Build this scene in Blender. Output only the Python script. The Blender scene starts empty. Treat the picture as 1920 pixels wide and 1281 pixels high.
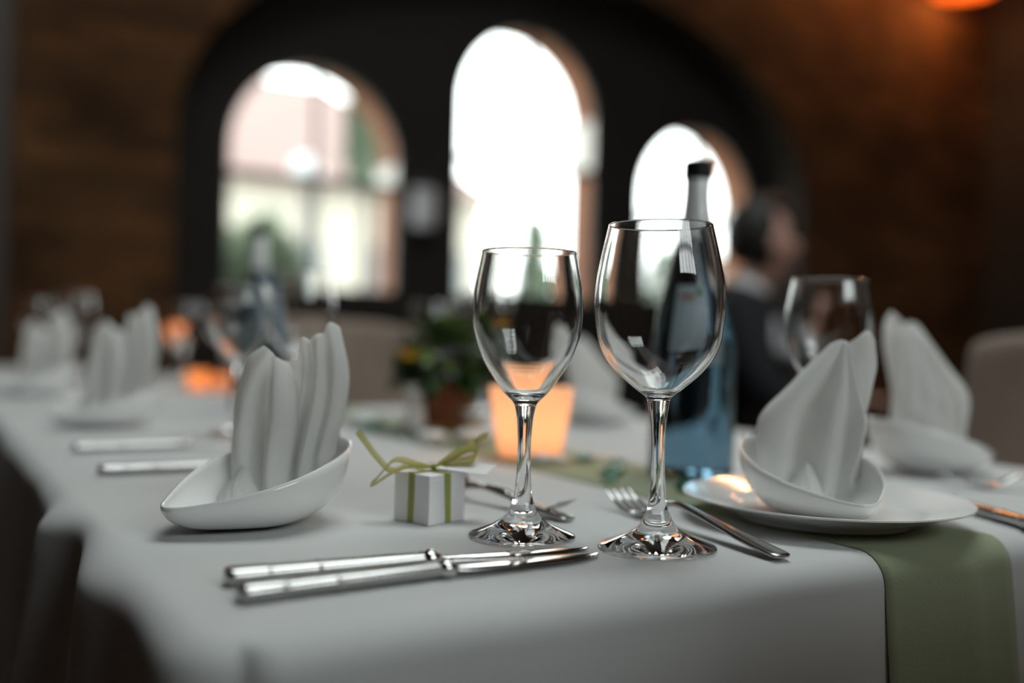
import bpy, bmesh, math, random
from mathutils import Vector, Matrix
random.seed(7)
R = math.radians
sc = bpy.context.scene
col = sc.collection

# ------------------------------------------------------------------ camera
# world frame: X across the table, Y along it (towards the arched windows), table corner at the origin
CAM = Vector((-.1135, -.4334, .882))
YAW, ROLL, PITCH = R(31.0), R(1.5), R(.26)
fwd0 = Vector((math.sin(YAW), math.cos(YAW), 0)); rt0 = Vector((math.cos(YAW), -math.sin(YAW), 0)); up0 = Vector((0, 0, 1))
fwd = fwd0*math.cos(PITCH) - up0*math.sin(PITCH); up1 = up0*math.cos(PITCH) + fwd0*math.sin(PITCH)
rt = rt0*math.cos(ROLL) + up1*math.sin(ROLL); up = up1*math.cos(ROLL) - rt0*math.sin(ROLL)
cd = bpy.data.cameras.new('camera'); cam = bpy.data.objects.new('camera', cd); col.objects.link(cam)
cd.sensor_width = 36; cd.lens = 35.006
cd.clip_start = .02; cd.clip_end = 300
cam.matrix_world = Matrix(((rt.x, up.x, -fwd.x, CAM.x), (rt.y, up.y, -fwd.y, CAM.y), (rt.z, up.z, -fwd.z, CAM.z), (0, 0, 0, 1)))
cd.dof.use_dof = True; cd.dof.focus_distance = .632; cd.dof.aperture_fstop = 1.75
sc.camera = cam

# ------------------------------------------------------------------ sky (overcast), view
w = bpy.data.worlds.new('overcast_sky'); sc.world = w; w.use_nodes = True
bg = w.node_tree.nodes['Background']; bg.inputs['Color'].default_value = (.96, 1.0, 1.0, 1); bg.inputs['Strength'].default_value = 8.0
sc.view_settings.view_transform = 'Standard'; sc.view_settings.look = 'None'
sc.view_settings.exposure = 0.0; sc.view_settings.gamma = 1.0; sc.view_settings.use_curve_mapping = False
cy = sc.cycles
cy.max_bounces = 14; cy.transmission_bounces = 14; cy.transparent_max_bounces = 16; cy.diffuse_bounces = 4; cy.glossy_bounces = 6
cy.sample_clamp_indirect = 6.0; cy.blur_glossy = .5; cy.use_denoising = True

SKYLIGHT = (.15, 2.15, -.25, 1.95, 4.2)     # x0 x1 y0 y1 z
WIN = [(1.48, 1.05, 1.71), (2.64, 1.05, 2.08), (3.80, 1.05, 1.71)]   # centre x, sill z, springline z
WHW = .43                                  # half width of an arched window
NY, WY = 3.72, 4.02                        # face of the brick wall, back of the niche

BWIN = [(1.15, 2.0, 2.15, 3.75)]      # high windows in the wall behind the camera: centre x, width, z0, z1
def portal(name, loc, rot, sx, sy):
    l = bpy.data.lights.new(name, 'AREA'); l.shape = 'RECTANGLE'; l.size = sx; l.size_y = sy
    l.cycles.is_portal = True
    o = bpy.data.objects.new(name, l); o.location = loc; o.rotation_euler = rot; col.objects.link(o); return o
portal('skylight_portal', ((SKYLIGHT[0]+SKYLIGHT[1])/2, (SKYLIGHT[2]+SKYLIGHT[3])/2, SKYLIGHT[4]+.16), (0, 0, 0), SKYLIGHT[1]-SKYLIGHT[0], SKYLIGHT[3]-SKYLIGHT[2])
for cx, z0, zs in WIN:
    portal('window_portal', (cx, WY+.30, (z0+zs+WHW)/2), (R(-90), 0, 0), 2*WHW, zs+WHW-z0)

for cx, bw, z0, z1 in BWIN:
    portal('rear_window_portal', (cx, -3.2-.12, (z0+z1)/2), (R(90), 0, 0), bw, z1-z0)

# ------------------------------------------------------------------ helpers
def tag(o, label=None, cat=None, group=None, kind=None):
    if label: o['label'] = label
    if cat: o['category'] = cat
    if group: o['group'] = group
    if kind: o['kind'] = kind
    return o
def empty(name, loc=(0, 0, 0), rz=0, label=None, cat=None, group=None):
    o = bpy.data.objects.new(name, None); col.objects.link(o); o.location = loc; o.rotation_euler = (0, 0, rz); o.empty_display_size = .05
    return tag(o, label, cat, group)
def mesh(name, verts, faces, m, parent=None, smooth=False, solid=0, sub=0, bevel=0, offset=0):
    me = bpy.data.meshes.new(name); me.from_pydata([tuple(v) for v in verts], [], faces); me.update()
    if smooth: me.polygons.foreach_set('use_smooth', [True]*len(me.polygons))
    o = bpy.data.objects.new(name, me); col.objects.link(o)
    if m: me.materials.append(m)
    if parent: o.parent = parent
    if solid:
        md = o.modifiers.new('thick', 'SOLIDIFY'); md.thickness = solid; md.offset = offset
    if bevel:
        md = o.modifiers.new('bevel', 'BEVEL'); md.width = bevel; md.segments = 2; md.limit_method = 'ANGLE'
    if sub:
        md = o.modifiers.new('sub', 'SUBSURF'); md.levels = sub; md.render_levels = sub
    return o
class MB:
    def __init__(s): s.v = []; s.f = []
    def add(s, v, f):
        n = len(s.v); s.v += [tuple(p) for p in v]; s.f += [tuple(i+n for i in q) for q in f]; return s
    def box(s, c, d, rz=0):
        x, y, z = [k/2 for k in d]; P = []
        for a, b, e in ((-1,-1,-1),(1,-1,-1),(1,1,-1),(-1,1,-1),(-1,-1,1),(1,-1,1),(1,1,1),(-1,1,1)):
            px, py = a*x, b*y
            P.append((c[0]+px*math.cos(rz)-py*math.sin(rz), c[1]+px*math.sin(rz)+py*math.cos(rz), c[2]+e*z))
        return s.add(P, [(3,2,1,0),(4,5,6,7),(0,1,5,4),(1,2,6,5),(2,3,7,6),(3,0,4,7)])
    def lathe(s, prof, n=32, c=(0,0,0)):
        V = []; F = []
        for r, z in prof:
            for j in range(n):
                a = 2*math.pi*j/n; V.append((c[0]+r*math.cos(a), c[1]+r*math.sin(a), c[2]+z))
        for i in range(len(prof)-1):
            for j in range(n):
                k = (j+1) % n; F.append((i*n+j, i*n+k, (i+1)*n+k, (i+1)*n+j))
        return s.add(V, F)
    def tube(s, pts, rad, n=10, caps=True):
        pts = [Vector(p) for p in pts]; V = []; F = []
        rr = rad if isinstance(rad, (list, tuple)) else [rad]*len(pts)
        for i, p in enumerate(pts):
            t = (pts[min(i+1, len(pts)-1)] - pts[max(i-1, 0)]).normalized()
            a = t.cross(Vector((0, 0, 1)) if abs(t.z) < .95 else Vector((1, 0, 0))).normalized(); b = t.cross(a)
            for j in range(n):
                q = 2*math.pi*j/n; V.append(p + (a*math.cos(q) + b*math.sin(q))*rr[i])
        for i in range(len(pts)-1):
            for j in range(n):
                k = (j+1) % n; F.append((i*n+j, (i+1)*n+j, (i+1)*n+k, i*n+k))
        if caps: F.append(tuple(range(n))); F.append(tuple(reversed(range((len(pts)-1)*n, len(pts)*n))))
        return s.add(V, F)
    def grid(s, fn, nu, nv):
        V = [fn(i/(nu-1), j/(nv-1)) for i in range(nu) for j in range(nv)]
        return s.add(V, [(i*nv+j, (i+1)*nv+j, (i+1)*nv+j+1, i*nv+j+1) for i in range(nu-1) for j in range(nv-1)])
    def build(s, name, m, parent=None, **k): return mesh(name, s.v, s.f, m, parent, **k)
def cr(P, t):
    """Catmull-Rom through points P, t in 0..1"""
    n = len(P)-1; x = min(max(t, 0), 1)*n; i = min(int(x), n-1); f = x-i
    g = lambda k: P[min(max(k, 0), n)]
    a, b, c, d = g(i-1), g(i), g(i+1), g(i+2)
    return tuple(.5*((2*b[k]) + (-a[k]+c[k])*f + (2*a[k]-5*b[k]+4*c[k]-d[k])*f*f + (-a[k]+3*b[k]-3*c[k]+d[k])*f**3) for k in range(len(b)))
def smoothprof(P, n): return [cr(P, i/(n-1)) for i in range(n)]
def copy_tree(o, parent=None):
    c = o.copy(); col.objects.link(c)
    if parent: c.parent = parent
    for ch in list(o.children): copy_tree(ch, c)
    return c

# ------------------------------------------------------------------ materials
def mat(name, c, rough=.6, metal=0, trans=0, ior=1.45, spec=.5, bump=0, bscale=200, sheen=0, var=0, vscale=6, emit=None, estr=0, coat=0, sss=0):
    m = bpy.data.materials.new(name); m.use_nodes = True; nt = m.node_tree; b = nt.nodes['Principled BSDF']
    b.inputs['Base Color'].default_value = (*c, 1); b.inputs['Roughness'].default_value = rough; b.inputs['Metallic'].default_value = metal
    b.inputs['Transmission Weight'].default_value = trans; b.inputs['IOR'].default_value = ior; b.inputs['Specular IOR Level'].default_value = spec
    b.inputs['Sheen Weight'].default_value = sheen; b.inputs['Coat Weight'].default_value = coat
    if emit: b.inputs['Emission Color'].default_value = (*emit, 1); b.inputs['Emission Strength'].default_value = estr
    tc = nt.nodes.new('ShaderNodeTexCoord')
    if bump:
        n = nt.nodes.new('ShaderNodeTexNoise'); n.inputs['Scale'].default_value = bscale; n.inputs['Detail'].default_value = 3
        bp = nt.nodes.new('ShaderNodeBump'); bp.inputs['Strength'].default_value = bump; bp.inputs['Distance'].default_value = .002
        nt.links.new(tc.outputs['Object'], n.inputs['Vector']); nt.links.new(n.outputs['Fac'], bp.inputs['Height']); nt.links.new(bp.outputs['Normal'], b.inputs['Normal'])
    if var:
        n = nt.nodes.new('ShaderNodeTexNoise'); n.inputs['Scale'].default_value = vscale; n.inputs['Detail'].default_value = 4
        mx = nt.nodes.new('ShaderNodeMix'); mx.data_type = 'RGBA'
        mx.inputs['A'].default_value = (*[k*(1-var) for k in c], 1); mx.inputs['B'].default_value = (*[min(1, k*(1+var)) for k in c], 1)
        nt.links.new(tc.outputs['Object'], n.inputs['Vector']); nt.links.new(n.outputs['Fac'], mx.inputs['Factor']); nt.links.new(mx.outputs['Result'], b.inputs['Base Color'])
    return m
def thin_cloth(name, c, tr=.3, rough=.9):
    """white woven cloth that lets some light through"""
    m = mat(name, c, rough, bump=.25, bscale=700, sheen=.1); nt = m.node_tree; b = nt.nodes['Principled BSDF']
    t = nt.nodes.new('ShaderNodeBsdfTranslucent'); t.inputs['Color'].default_value = (*c, 1)
    mx = nt.nodes.new('ShaderNodeMixShader'); mx.inputs[0].default_value = tr
    nt.links.new(b.outputs[0], mx.inputs[1]); nt.links.new(t.outputs[0], mx.inputs[2]); nt.links.new(mx.outputs[0], nt.nodes['Material Output'].inputs['Surface'])
    return m
def sheer(name, c, alpha):
    """sheer organza: part see-through, part cloth"""
    m = mat(name, c, .6, sheen=.3); nt = m.node_tree; b = nt.nodes['Principled BSDF']
    t = nt.nodes.new('ShaderNodeBsdfTranslucent'); t.inputs['Color'].default_value = (*c, 1)
    m1 = nt.nodes.new('ShaderNodeMixShader'); m1.inputs[0].default_value = .4
    p = nt.nodes.new('ShaderNodeBsdfTransparent'); m2 = nt.nodes.new('ShaderNodeMixShader'); m2.inputs[0].default_value = alpha
    nt.links.new(b.outputs[0], m1.inputs[1]); nt.links.new(t.outputs[0], m1.inputs[2])
    nt.links.new(p.outputs[0], m2.inputs[1]); nt.links.new(m1.outputs[0], m2.inputs[2]); nt.links.new(m2.outputs[0], nt.nodes['Material Output'].inputs['Surface'])
    return m
def pane_glass(name):
    m = bpy.data.materials.new(name); m.use_nodes = True; nt = m.node_tree; nt.nodes.clear()
    o = nt.nodes.new('ShaderNodeOutputMaterial'); t = nt.nodes.new('ShaderNodeBsdfTransparent'); t.inputs[0].default_value = (.96, .98, .97, 1)
    g = nt.nodes.new('ShaderNodeBsdfGlossy'); g.inputs['Roughness'].default_value = .02
    mx = nt.nodes.new('ShaderNodeMixShader'); mx.inputs[0].default_value = .05
    nt.links.new(t.outputs[0], mx.inputs[1]); nt.links.new(g.outputs[0], mx.inputs[2]); nt.links.new(mx.outputs[0], o.inputs['Surface'])
    return m
def brick(name, c1, c2, mortar, rough=.9, axes='xz', scale=1):
    m = mat(name, c1, rough, spec=.2); nt = m.node_tree; b = nt.nodes['Principled BSDF']
    tc = nt.nodes.new('ShaderNodeTexCoord'); sp = nt.nodes.new('ShaderNodeSeparateXYZ'); cb = nt.nodes.new('ShaderNodeCombineXYZ')
    nt.links.new(tc.outputs['Object'], sp.inputs[0])
    nt.links.new(sp.outputs['XYZ'.index(axes[0].upper())], cb.inputs[0]); nt.links.new(sp.outputs['XYZ'.index(axes[1].upper())], cb.inputs[1])
    t = nt.nodes.new('ShaderNodeTexBrick'); t.inputs['Scale'].default_value = scale
    t.inputs['Brick Width'].default_value = .26; t.inputs['Row Height'].default_value = .083; t.inputs['Mortar Size'].default_value = .006
    t.inputs['Color1'].default_value = (*c1, 1); t.inputs['Color2'].default_value = (*c2, 1); t.inputs['Mortar'].default_value = (*mortar, 1); t.inputs['Bias'].default_value = -.1
    n = nt.nodes.new('ShaderNodeTexNoise'); n.inputs['Scale'].default_value = 1.7; n.inputs['Detail'].default_value = 5
    mx = nt.nodes.new('ShaderNodeMix'); mx.data_type = 'RGBA'; mx.blend_type = 'MULTIPLY'; mx.inputs['Factor'].default_value = .75
    rp = nt.nodes.new('ShaderNodeValToRGB'); rp.color_ramp.elements[0].position = .35; rp.color_ramp.elements[0].color = (.35, .33, .3, 1); rp.color_ramp.elements[1].position = .65
    bp = nt.nodes.new('ShaderNodeBump'); bp.inputs['Strength'].default_value = .6; bp.inputs['Distance'].default_value = .01; bp.invert = True
    nt.links.new(cb.outputs[0], t.inputs['Vector']); nt.links.new(tc.outputs['Object'], n.inputs['Vector']); nt.links.new(n.outputs['Fac'], rp.inputs[0])
    nt.links.new(t.outputs['Color'], mx.inputs['A']); nt.links.new(rp.outputs[0], mx.inputs['B']); nt.links.new(mx.outputs['Result'], b.inputs['Base Color'])
    nt.links.new(t.outputs['Fac'], bp.inputs['Height']); nt.links.new(bp.outputs['Normal'], b.inputs['Normal'])
    return m
M = {}
M['brick'] = brick('brown_brick', (.14, .060, .021), (.055, .024, .010), (.07, .046, .026))
M['niche'] = mat('shadow_dark_plaster', (.022, .018, .015), .85, spec=.2, bump=.2, bscale=20, var=.3, vscale=3)  # niche lining coloured near-black: its shade is put into the base colour
M['reveal'] = brick('orange_reveal_brick', (.38, .16, .085), (.30, .12, .06), (.3, .22, .17), axes='yz')
M['stone'] = mat('pale_stone', (.62, .60, .57), .8, var=.1)
M['iron'] = mat('dark_iron', (.03, .03, .03), .6, metal=.3)
M['pane'] = pane_glass('window_glass')
M['floor'] = mat('dark_wood_floor', (.03, .02, .014), .55, var=.4, vscale=8)
M['ceil'] = mat('dark_ceiling', (.05, .04, .03), .9)
M['cloth'] = mat('white_table_linen', (.58, .59, .59), .9, bump=.05, bscale=1100, sheen=.1)
M['napkin'] = thin_cloth('white_napkin_linen', (.94, .94, .93), .6)
M['runner'] = thin_cloth('green_runner_fabric', (.40, .45, .30), .25)
M['porcelain'] = mat('white_porcelain', (.90, .90, .89), .12, spec=.5, coat=.2)
M['glass'] = mat('clear_crystal', (1, 1, 1), 0, trans=1, ior=1.5)
M['steel'] = mat('polished_steel', (.62, .61, .60), .10, metal=1)
M['steel_b'] = mat('brushed_steel', (.50, .49, .48), .22, metal=1)
M['box'] = mat('white_card', (.92, .91, .92), .7, bump=.1, bscale=300)
M['ribbon'] = sheer('olive_organza', (.64, .60, .20), .62)
M['band'] = mat('olive_ribbon_band', (.36, .37, .085), .6, bump=.3, bscale=900)
M['bottle'] = mat('blue_bottle_glass', (.15, .29, .40), .02, trans=1, ior=1.38)
M['cap'] = mat('black_plastic', (.012, .014, .014), .4)
M['foil'] = mat('silver_foil', (.90, .92, .92), .35, metal=.15)
M['label'] = mat('pale_blue_label', (.34, .42, .48), .5)
M['labelgreen'] = mat('label_green', (.06, .16, .07), .5)
M['labelred'] = mat('label_rust', (.30, .12, .07), .5)
M['taupe'] = mat('taupe_upholstery', (.27, .205, .165), .95, bump=.3, bscale=60, sheen=.2, var=.2, vscale=9)
M['darkwood'] = mat('dark_chair_wood', (.035, .022, .015), .5)
M['black'] = mat('black_fabric', (.012, .013, .016), .9)
M['skin'] = mat('skin', (.55, .30, .24), .55)
M['hair'] = mat('dark_hair', (.012, .010, .009), .6, bump=.4, bscale=80)
M['shirt'] = mat('white_shirt', (.75, .75, .78), .85)
M['leaf'] = mat('dark_green_leaf', (.035, .085, .02), .45, var=.5, vscale=30)
M['leaf2'] = mat('lime_green_leaf', (.13, .19, .03), .45)
M['yellow'] = mat('yellow_petal', (.75, .42, .01), .6)
M['white'] = mat('white_petal', (.8, .8, .78), .6)
M['terra'] = mat('terracotta', (.20, .07, .035), .8, bump=.2, bscale=80)
M['ochre'] = mat('ochre_glaze', (.50, .27, .015), .4)
M['candle'] = mat('candle_wax', (.85, .75, .6), .5)
M['flame'] = mat('candle_flame', (1, .6, .2), .5, emit=(1, .45, .12), estr=30)
M['gnug'] = mat('green_glass_nugget', (.03, .28, .17), .05, trans=.55, ior=1.5)
M['wnug'] = mat('white_glass_nugget', (.82, .84, .82), .12)
M['frost'] = None
def frosted(name, c, tr):
    m = thin_cloth(name, c, tr, .5); return m
M['frost'] = frosted('peach_frosted_glass', (.92, .74, .60), .7)
M['amber'] = frosted('amber_frosted_glass', (.95, .66, .40), .75)
M['shade'] = frosted('orange_lamp_shade', (.95, .35, .06), .7)

# ------------------------------------------------------------------ room
X0, X1, Y0, Z1 = -3.0, 6.1, -3.2, 4.2
def struct(name, mb, m, parent=None, **k):
    o = mb.build(name, m, parent, **k)
    if not parent: o['kind'] = 'structure'
    return o
struct('floor', MB().add([(X0, Y0, 0), (X1, Y0, 0), (X1, WY, 0), (X0, WY, 0)], [(0, 1, 2, 3)]), M['floor'])
a, b, c, d, z = SKYLIGHT
cb_ = MB()
for q in ((X0, a, Y0, WY), (b, X1, Y0, WY), (a, b, Y0, c), (a, b, d, WY)):
    cb_.add([(q[0], q[2], z), (q[0], q[3], z), (q[1], q[3], z), (q[1], q[2], z)], [(0, 1, 2, 3)])
for p, q in (((a, c), (b, c)), ((b, c), (b, d)), ((b, d), (a, d)), ((a, d), (a, c))):
    cb_.add([(*p, z), (*q, z), (*q, z+.15), (*p, z+.15)], [(0, 1, 2, 3)])
struct('ceiling', cb_, M['ceil'])
sk = bpy.data.objects.new('window_4', None); col.objects.link(sk); sk.location = ((a+b)/2, (c+d)/2, z); sk['kind'] = 'structure'; sk['label'] = 'glazed skylight with dark bars above the table'
wx, wy = b-a, d-c
for i in range(4):
    x = -wx/2 + wx*i/3; MB().box((x, 0, .10), (.05, wy, .06)).build('glazing_bar', M['iron'], sk)
for j in range(4):
    y = -wy/2 + wy*j/3; MB().box((0, y, .10), (wx, .05, .06)).build('glazing_bar', M['iron'], sk)
for i in range(3):
    for j in range(3):
        x = -wx/2 + wx*(i+.5)/3; y = -wy/2 + wy*(j+.5)/3
        MB().box((x, y, .10), (wx/3-.05, wy/3-.05, .006)).build('pane', M['pane'], sk)
struct('wall_left', MB().add([(X0, Y0, 0), (X0, WY, 0), (X0, WY, Z1), (X0, Y0, Z1)], [(0, 1, 2, 3)]), brick('brick_left', (.13, .07, .04), (.09, .05, .03), (.08, .06, .05), axes='yz'))
struct('wall_right', MB().add([(X1, Y0, 0), (X1, Y0, Z1), (X1, WY, Z1), (X1, WY, 0)], [(0, 1, 2, 3)]), mat('shadow_dark_wall', (.02, .018, .016), .8, var=.2))  # the shade on the right wall is painted in as a near-black colour
bk = MB(); xs = X0
for cx, bw, z0, z1 in BWIN:
    xa, xb = cx-bw/2, cx+bw/2
    for q in ((xs, xa, 0, Z1), (xa, xb, 0, z0), (xa, xb, z1, Z1)):
        bk.add([(q[0], Y0, q[2]), (q[0], Y0, q[3]), (q[1], Y0, q[3]), (q[1], Y0, q[2])], [(0, 1, 2, 3)])
    for p, q in (((xa, z0), (xb, z0)), ((xb, z0), (xb, z1)), ((xb, z1), (xa, z1)), ((xa, z1), (xa, z0))):
        bk.add([(p[0], Y0, p[1]), (q[0], Y0, q[1]), (q[0], Y0-.1, q[1]), (p[0], Y0-.1, p[1])], [(0, 1, 2, 3)])
    xs = xb
bk.add([(xs, Y0, 0), (xs, Y0, Z1), (X1, Y0, Z1), (X1, Y0, 0)], [(0, 1, 2, 3)])
for wi, (cx, bw, z0, z1) in enumerate(BWIN):
    wo = bpy.data.objects.new('window_%d' % (wi+5), None); col.objects.link(wo); wo.location = (cx, Y0, z0); wo['kind'] = 'structure'
    for i in range(6): MB().box((-bw/2+bw*i/5, -.05, (z1-z0)/2), (.045, .05, z1-z0)).build('glazing_bar', M['iron'], wo)
    for j in range(4): MB().box((0, -.05, (z1-z0)*j/3), (bw, .05, .045)).build('glazing_bar', M['iron'], wo)
    for i in range(5):
        for j in range(3): MB().box((bw*(i-2)/5, -.05, (z1-z0)*(j+.5)/3), (bw/5-.045, .005, (z1-z0)/3-.045)).build('pane', M['pane'], wo)
struct('wall_back', bk, brick('brick_back', (.13, .07, .04), (.09, .05, .03), (.08, .06, .05)))
# brick wall with the wide flat arch of the niche
NX, NRX, NZ, NRZ = 2.57, 1.79, 1.71, 1.04
arc = [(NX-NRX*math.cos(math.pi*i/48), NZ+NRZ*math.sin(math.pi*i/48)) for i in range(49)]
fw = MB()
def quad(mb, p, q, r_, s): mb.add([p, q, r_, s], [(0, 1, 2, 3)])
quad(fw, (X0, NY, 0), (NX-NRX, NY, 0), (NX-NRX, NY, Z1), (X0, NY, Z1))
quad(fw, (NX+NRX, NY, 0), (X1, NY, 0), (X1, NY, Z1), (NX+NRX, NY, Z1))
for (xa, za), (xb, zb) in zip(arc, arc[1:]): quad(fw, (xa, NY, za), (xb, NY, zb), (xb, NY, Z1), (xa, NY, Z1))
struct('wall_front', fw, M['brick'])
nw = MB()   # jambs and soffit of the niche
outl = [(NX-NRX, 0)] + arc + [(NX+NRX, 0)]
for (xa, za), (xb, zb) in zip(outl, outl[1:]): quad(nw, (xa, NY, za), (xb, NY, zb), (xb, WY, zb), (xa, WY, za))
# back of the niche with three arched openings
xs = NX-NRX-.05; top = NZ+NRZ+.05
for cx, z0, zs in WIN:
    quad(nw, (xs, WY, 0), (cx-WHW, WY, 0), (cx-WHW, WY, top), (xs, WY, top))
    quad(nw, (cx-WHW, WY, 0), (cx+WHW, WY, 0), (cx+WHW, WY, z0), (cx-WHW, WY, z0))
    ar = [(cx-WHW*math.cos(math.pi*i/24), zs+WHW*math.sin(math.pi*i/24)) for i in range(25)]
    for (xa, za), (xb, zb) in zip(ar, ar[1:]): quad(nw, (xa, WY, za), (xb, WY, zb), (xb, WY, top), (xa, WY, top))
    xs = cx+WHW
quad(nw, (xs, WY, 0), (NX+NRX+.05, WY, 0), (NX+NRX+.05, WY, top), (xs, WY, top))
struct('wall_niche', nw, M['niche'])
for wi, (cx, z0, zs) in enumerate(WIN):
    wo = bpy.data.objects.new('window_%d' % (wi+1), None); col.objects.link(wo); wo.location = (cx, WY, z0); wo['kind'] = 'structure'
    wo['label'] = ('left arched window with iron bars, pink roof behind it', 'tall middle arched window full of white sky', 'right arched window behind the blue bottle, orange brick reveal')[wi]
    h = zs-z0; dep = .26
    ar = [(-WHW*math.cos(math.pi*i/24), h+WHW*math.sin(math.pi*i/24)) for i in range(25)]
    rv = MB(); ol = [(-WHW, 0)] + ar + [(WHW, 0), (-WHW, 0)]
    for (xa, za), (xb, zb) in zip(ol, ol[1:]): quad(rv, (xa, 0, za), (xb, 0, zb), (xb, dep, zb), (xa, dep, za))
    rv.build('reveal', M['reveal'], wo)
    # pale impost stones in both jambs, just under the springing of the arch
    zi0 = (1.60 if wi != 1 else 1.80) - z0
    for s in (-1, 1):
        MB().box((s*(WHW-.012), dep/2, (zi0+h)/2), (.03, dep-.02, h-zi0)).build('impost_stone', M['stone'], wo)
    # frame, transom, mullion, panes
    fr = MB()
    inner = [(x*.94, h+(zz-h)*.94) for x, zz in ar]
    o2 = [(-WHW, 0)] + ar + [(WHW, 0)]; i2 = [(-WHW*.94, .03)] + inner + [(WHW*.94, .03)]
    for k in range(len(o2)-1):
        quad(fr, (o2[k][0], .02, o2[k][1]), (o2[k+1][0], .02, o2[k+1][1]), (i2[k+1][0], .02, i2[k+1][1]), (i2[k][0], .02, i2[k][1]))
    fr.box((0, .02, .015), (2*WHW, .03, .03))
    fr.build('window_frame', M['iron'], wo, solid=.03)
    MB().box((0, .025, zi0-.01), (2*WHW, .03, .032)).build('transom', M['iron'], wo)
    MB().box((0, .025, (h+WHW)/2), (.022, .03, h+WHW)).build('mullion', M['iron'], wo)
    for s in (-1, 1):
        pn = MB(); xa, xb = sorted((s*.011, s*(WHW*.95)))
        pn.box(((xa+xb)/2, .025, (zi0-.03+.03)/2), (xb-xa, .004, zi0-.06)); pn.build('pane', M['pane'], wo)
        pu = [(s*.011, zi0+.01), (s*WHW*.95, zi0+.01)] + [(s*WHW*.95*math.cos(math.pi/2*k/10), h+WHW*.95*math.sin(math.pi/2*k/10)) for k in range(10)] + [(s*.011, h+WHW*.95)]
        n = len(pu); pm = MB(); pm.add([(x, .023, zz) for x, zz in pu] + [(x, .027, zz) for x, zz in pu], [tuple(range(n)), tuple(reversed(range(n, 2*n)))] + [(k, k+n, (k+1) % n+n, (k+1) % n) for k in range(n)])
        pm.build('pane', M['pane'], wo)
# dark timber post at the left end of the wall
pp = empty('timber_post', (.0, NY-.09, 0), 0, 'dark timber post against the brick wall at the left edge', 'post')
MB().box((0, 0, 2.1), (.36, .16, 4.2)).build('shaft', M['darkwood'], pp, bevel=.02)
MB().box((0, 0, .08), (.42, .17, .16)).build('plinth', M['darkwood'], pp, bevel=.01)

# ------------------------------------------------------------------ tables, linen
TW, TL = .95, 1.22
def make_table(name, x0, y0, wd, ln, label, leglen=.72):
    t = empty(name, (x0+wd/2, y0+ln/2, 0), 0, label, 'table')
    MB().box((0, 0, .733), (wd-.01, ln-.01, .028)).build('table_top', M['darkwood'], t, bevel=.004)
    MB().box((0, 0, .68), (wd-.16, ln-.16, .08)).build('apron', M['darkwood'], t)
    for sx in (-1, 1):
        for sy in (-1, 1): MB().box((sx*(wd/2-.09), sy*(ln/2-.09), .36), (.06, .06, .72)).build('leg', M['darkwood'], t, bevel=.004)
    return t
make_table('dining_table', 0, 0, TW, TL, 'dining table under the white cloth with the two wine glasses')
ER = .020
def edge(dd):
    if dd < ER*math.pi/2:
        q = dd/ER; return ER*math.sin(q), -ER*(1-math.cos(q))
    dd -= ER*math.pi/2; return ER + dd*.06, -ER-dd
def wave(s, dd, seed):
    k = max(0, dd-.012)/.30
    return k*(.016*math.sin(s*13+seed) + .009*math.sin(s*29+seed*2.3+1) + .004*math.sin(s*53+seed))
def cloth(name, x0, y0, wd, ln, drop, label, seed=0):
    N = 0; per = []
    cr_ = .012
    def side(p, q, n, nx, ny):
        for i in range(n): per.append((p[0]+(q[0]-p[0])*i/n, p[1]+(q[1]-p[1])*i/n, nx, ny))
    def corner(cx, cy, a0):
        for i in range(7):
            a_ = R(a0+90*i/6); per.append((cx+cr_*math.cos(a_), cy+cr_*math.sin(a_), math.cos(a_), math.sin(a_)))
    side((cr_, 0), (wd-cr_, 0), 70, 0, -1); corner(wd-cr_, cr_, -90); side((wd, cr_), (wd, ln-cr_), 90, 1, 0); corner(wd-cr_, ln-cr_, 0)
    side((wd-cr_, ln), (cr_, ln), 70, 0, 1); corner(cr_, ln-cr_, 90); side((0, ln-cr_), (0, cr_), 90, -1, 0); corner(cr_, cr_, 180)
    n = len(per); V = []; F = []
    for f in (.01, .25, .5, .75, .92, 1.0):
        for x, y, nx, ny in per: V.append((wd/2+(x-wd/2)*f, ln/2+(y-ln/2)*f, .7502))
    ds = [ER*math.pi/2*i/6 for i in range(1, 7)] + [ER*math.pi/2+(drop)*i/12 for i in range(1, 13)]
    for dd in ds:
        o_, zz = edge(dd); s = 0
        for i, (x, y, nx, ny) in enumerate(per):
            if i: s += math.dist(per[i-1][:2], (x, y))
            ww = wave(s, dd, seed) + .25*max(0, dd-.03)*(1 if abs(nx*ny) > .05 else 0)
            if nx < -.9 and seed < 1: ww += min(1, dd/.03)*(.012*math.exp(-((y-.37)/.035)**2) - .006*math.exp(-((y-.29)/.04)**2) + .010*math.exp(-((y-.18)/.05)**2))
            V.append((x+nx*(o_+ww), y+ny*(o_+ww), .75+zz))
    rows = 6+len(ds)
    for i in range(rows-1):
        for j in range(n):
            k = (j+1) % n; F.append((i*n+j, (i+1)*n+j, (i+1)*n+k, i*n+k))
    F.append(tuple(range(n)))
    V = [(x+x0, y+y0, z_) for x, y, z_ in V]
    o = mesh(name, V, F, M['cloth'], None, smooth=True)
    return tag(o, label, 'tablecloth')
cloth('tablecloth', 0, 0, TW, TL, .26, 'white tablecloth with soft folds under the two wine glasses', 0.4)
# second table, staggered behind
T2 = (-.50, 1.30, .98, 1.7)
make_table('dining_table', *T2, 'second dining table behind, carrying the far left napkin')
cloth('tablecloth', *T2, .26, 'white tablecloth of the second table at the far left', 2.1)

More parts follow.
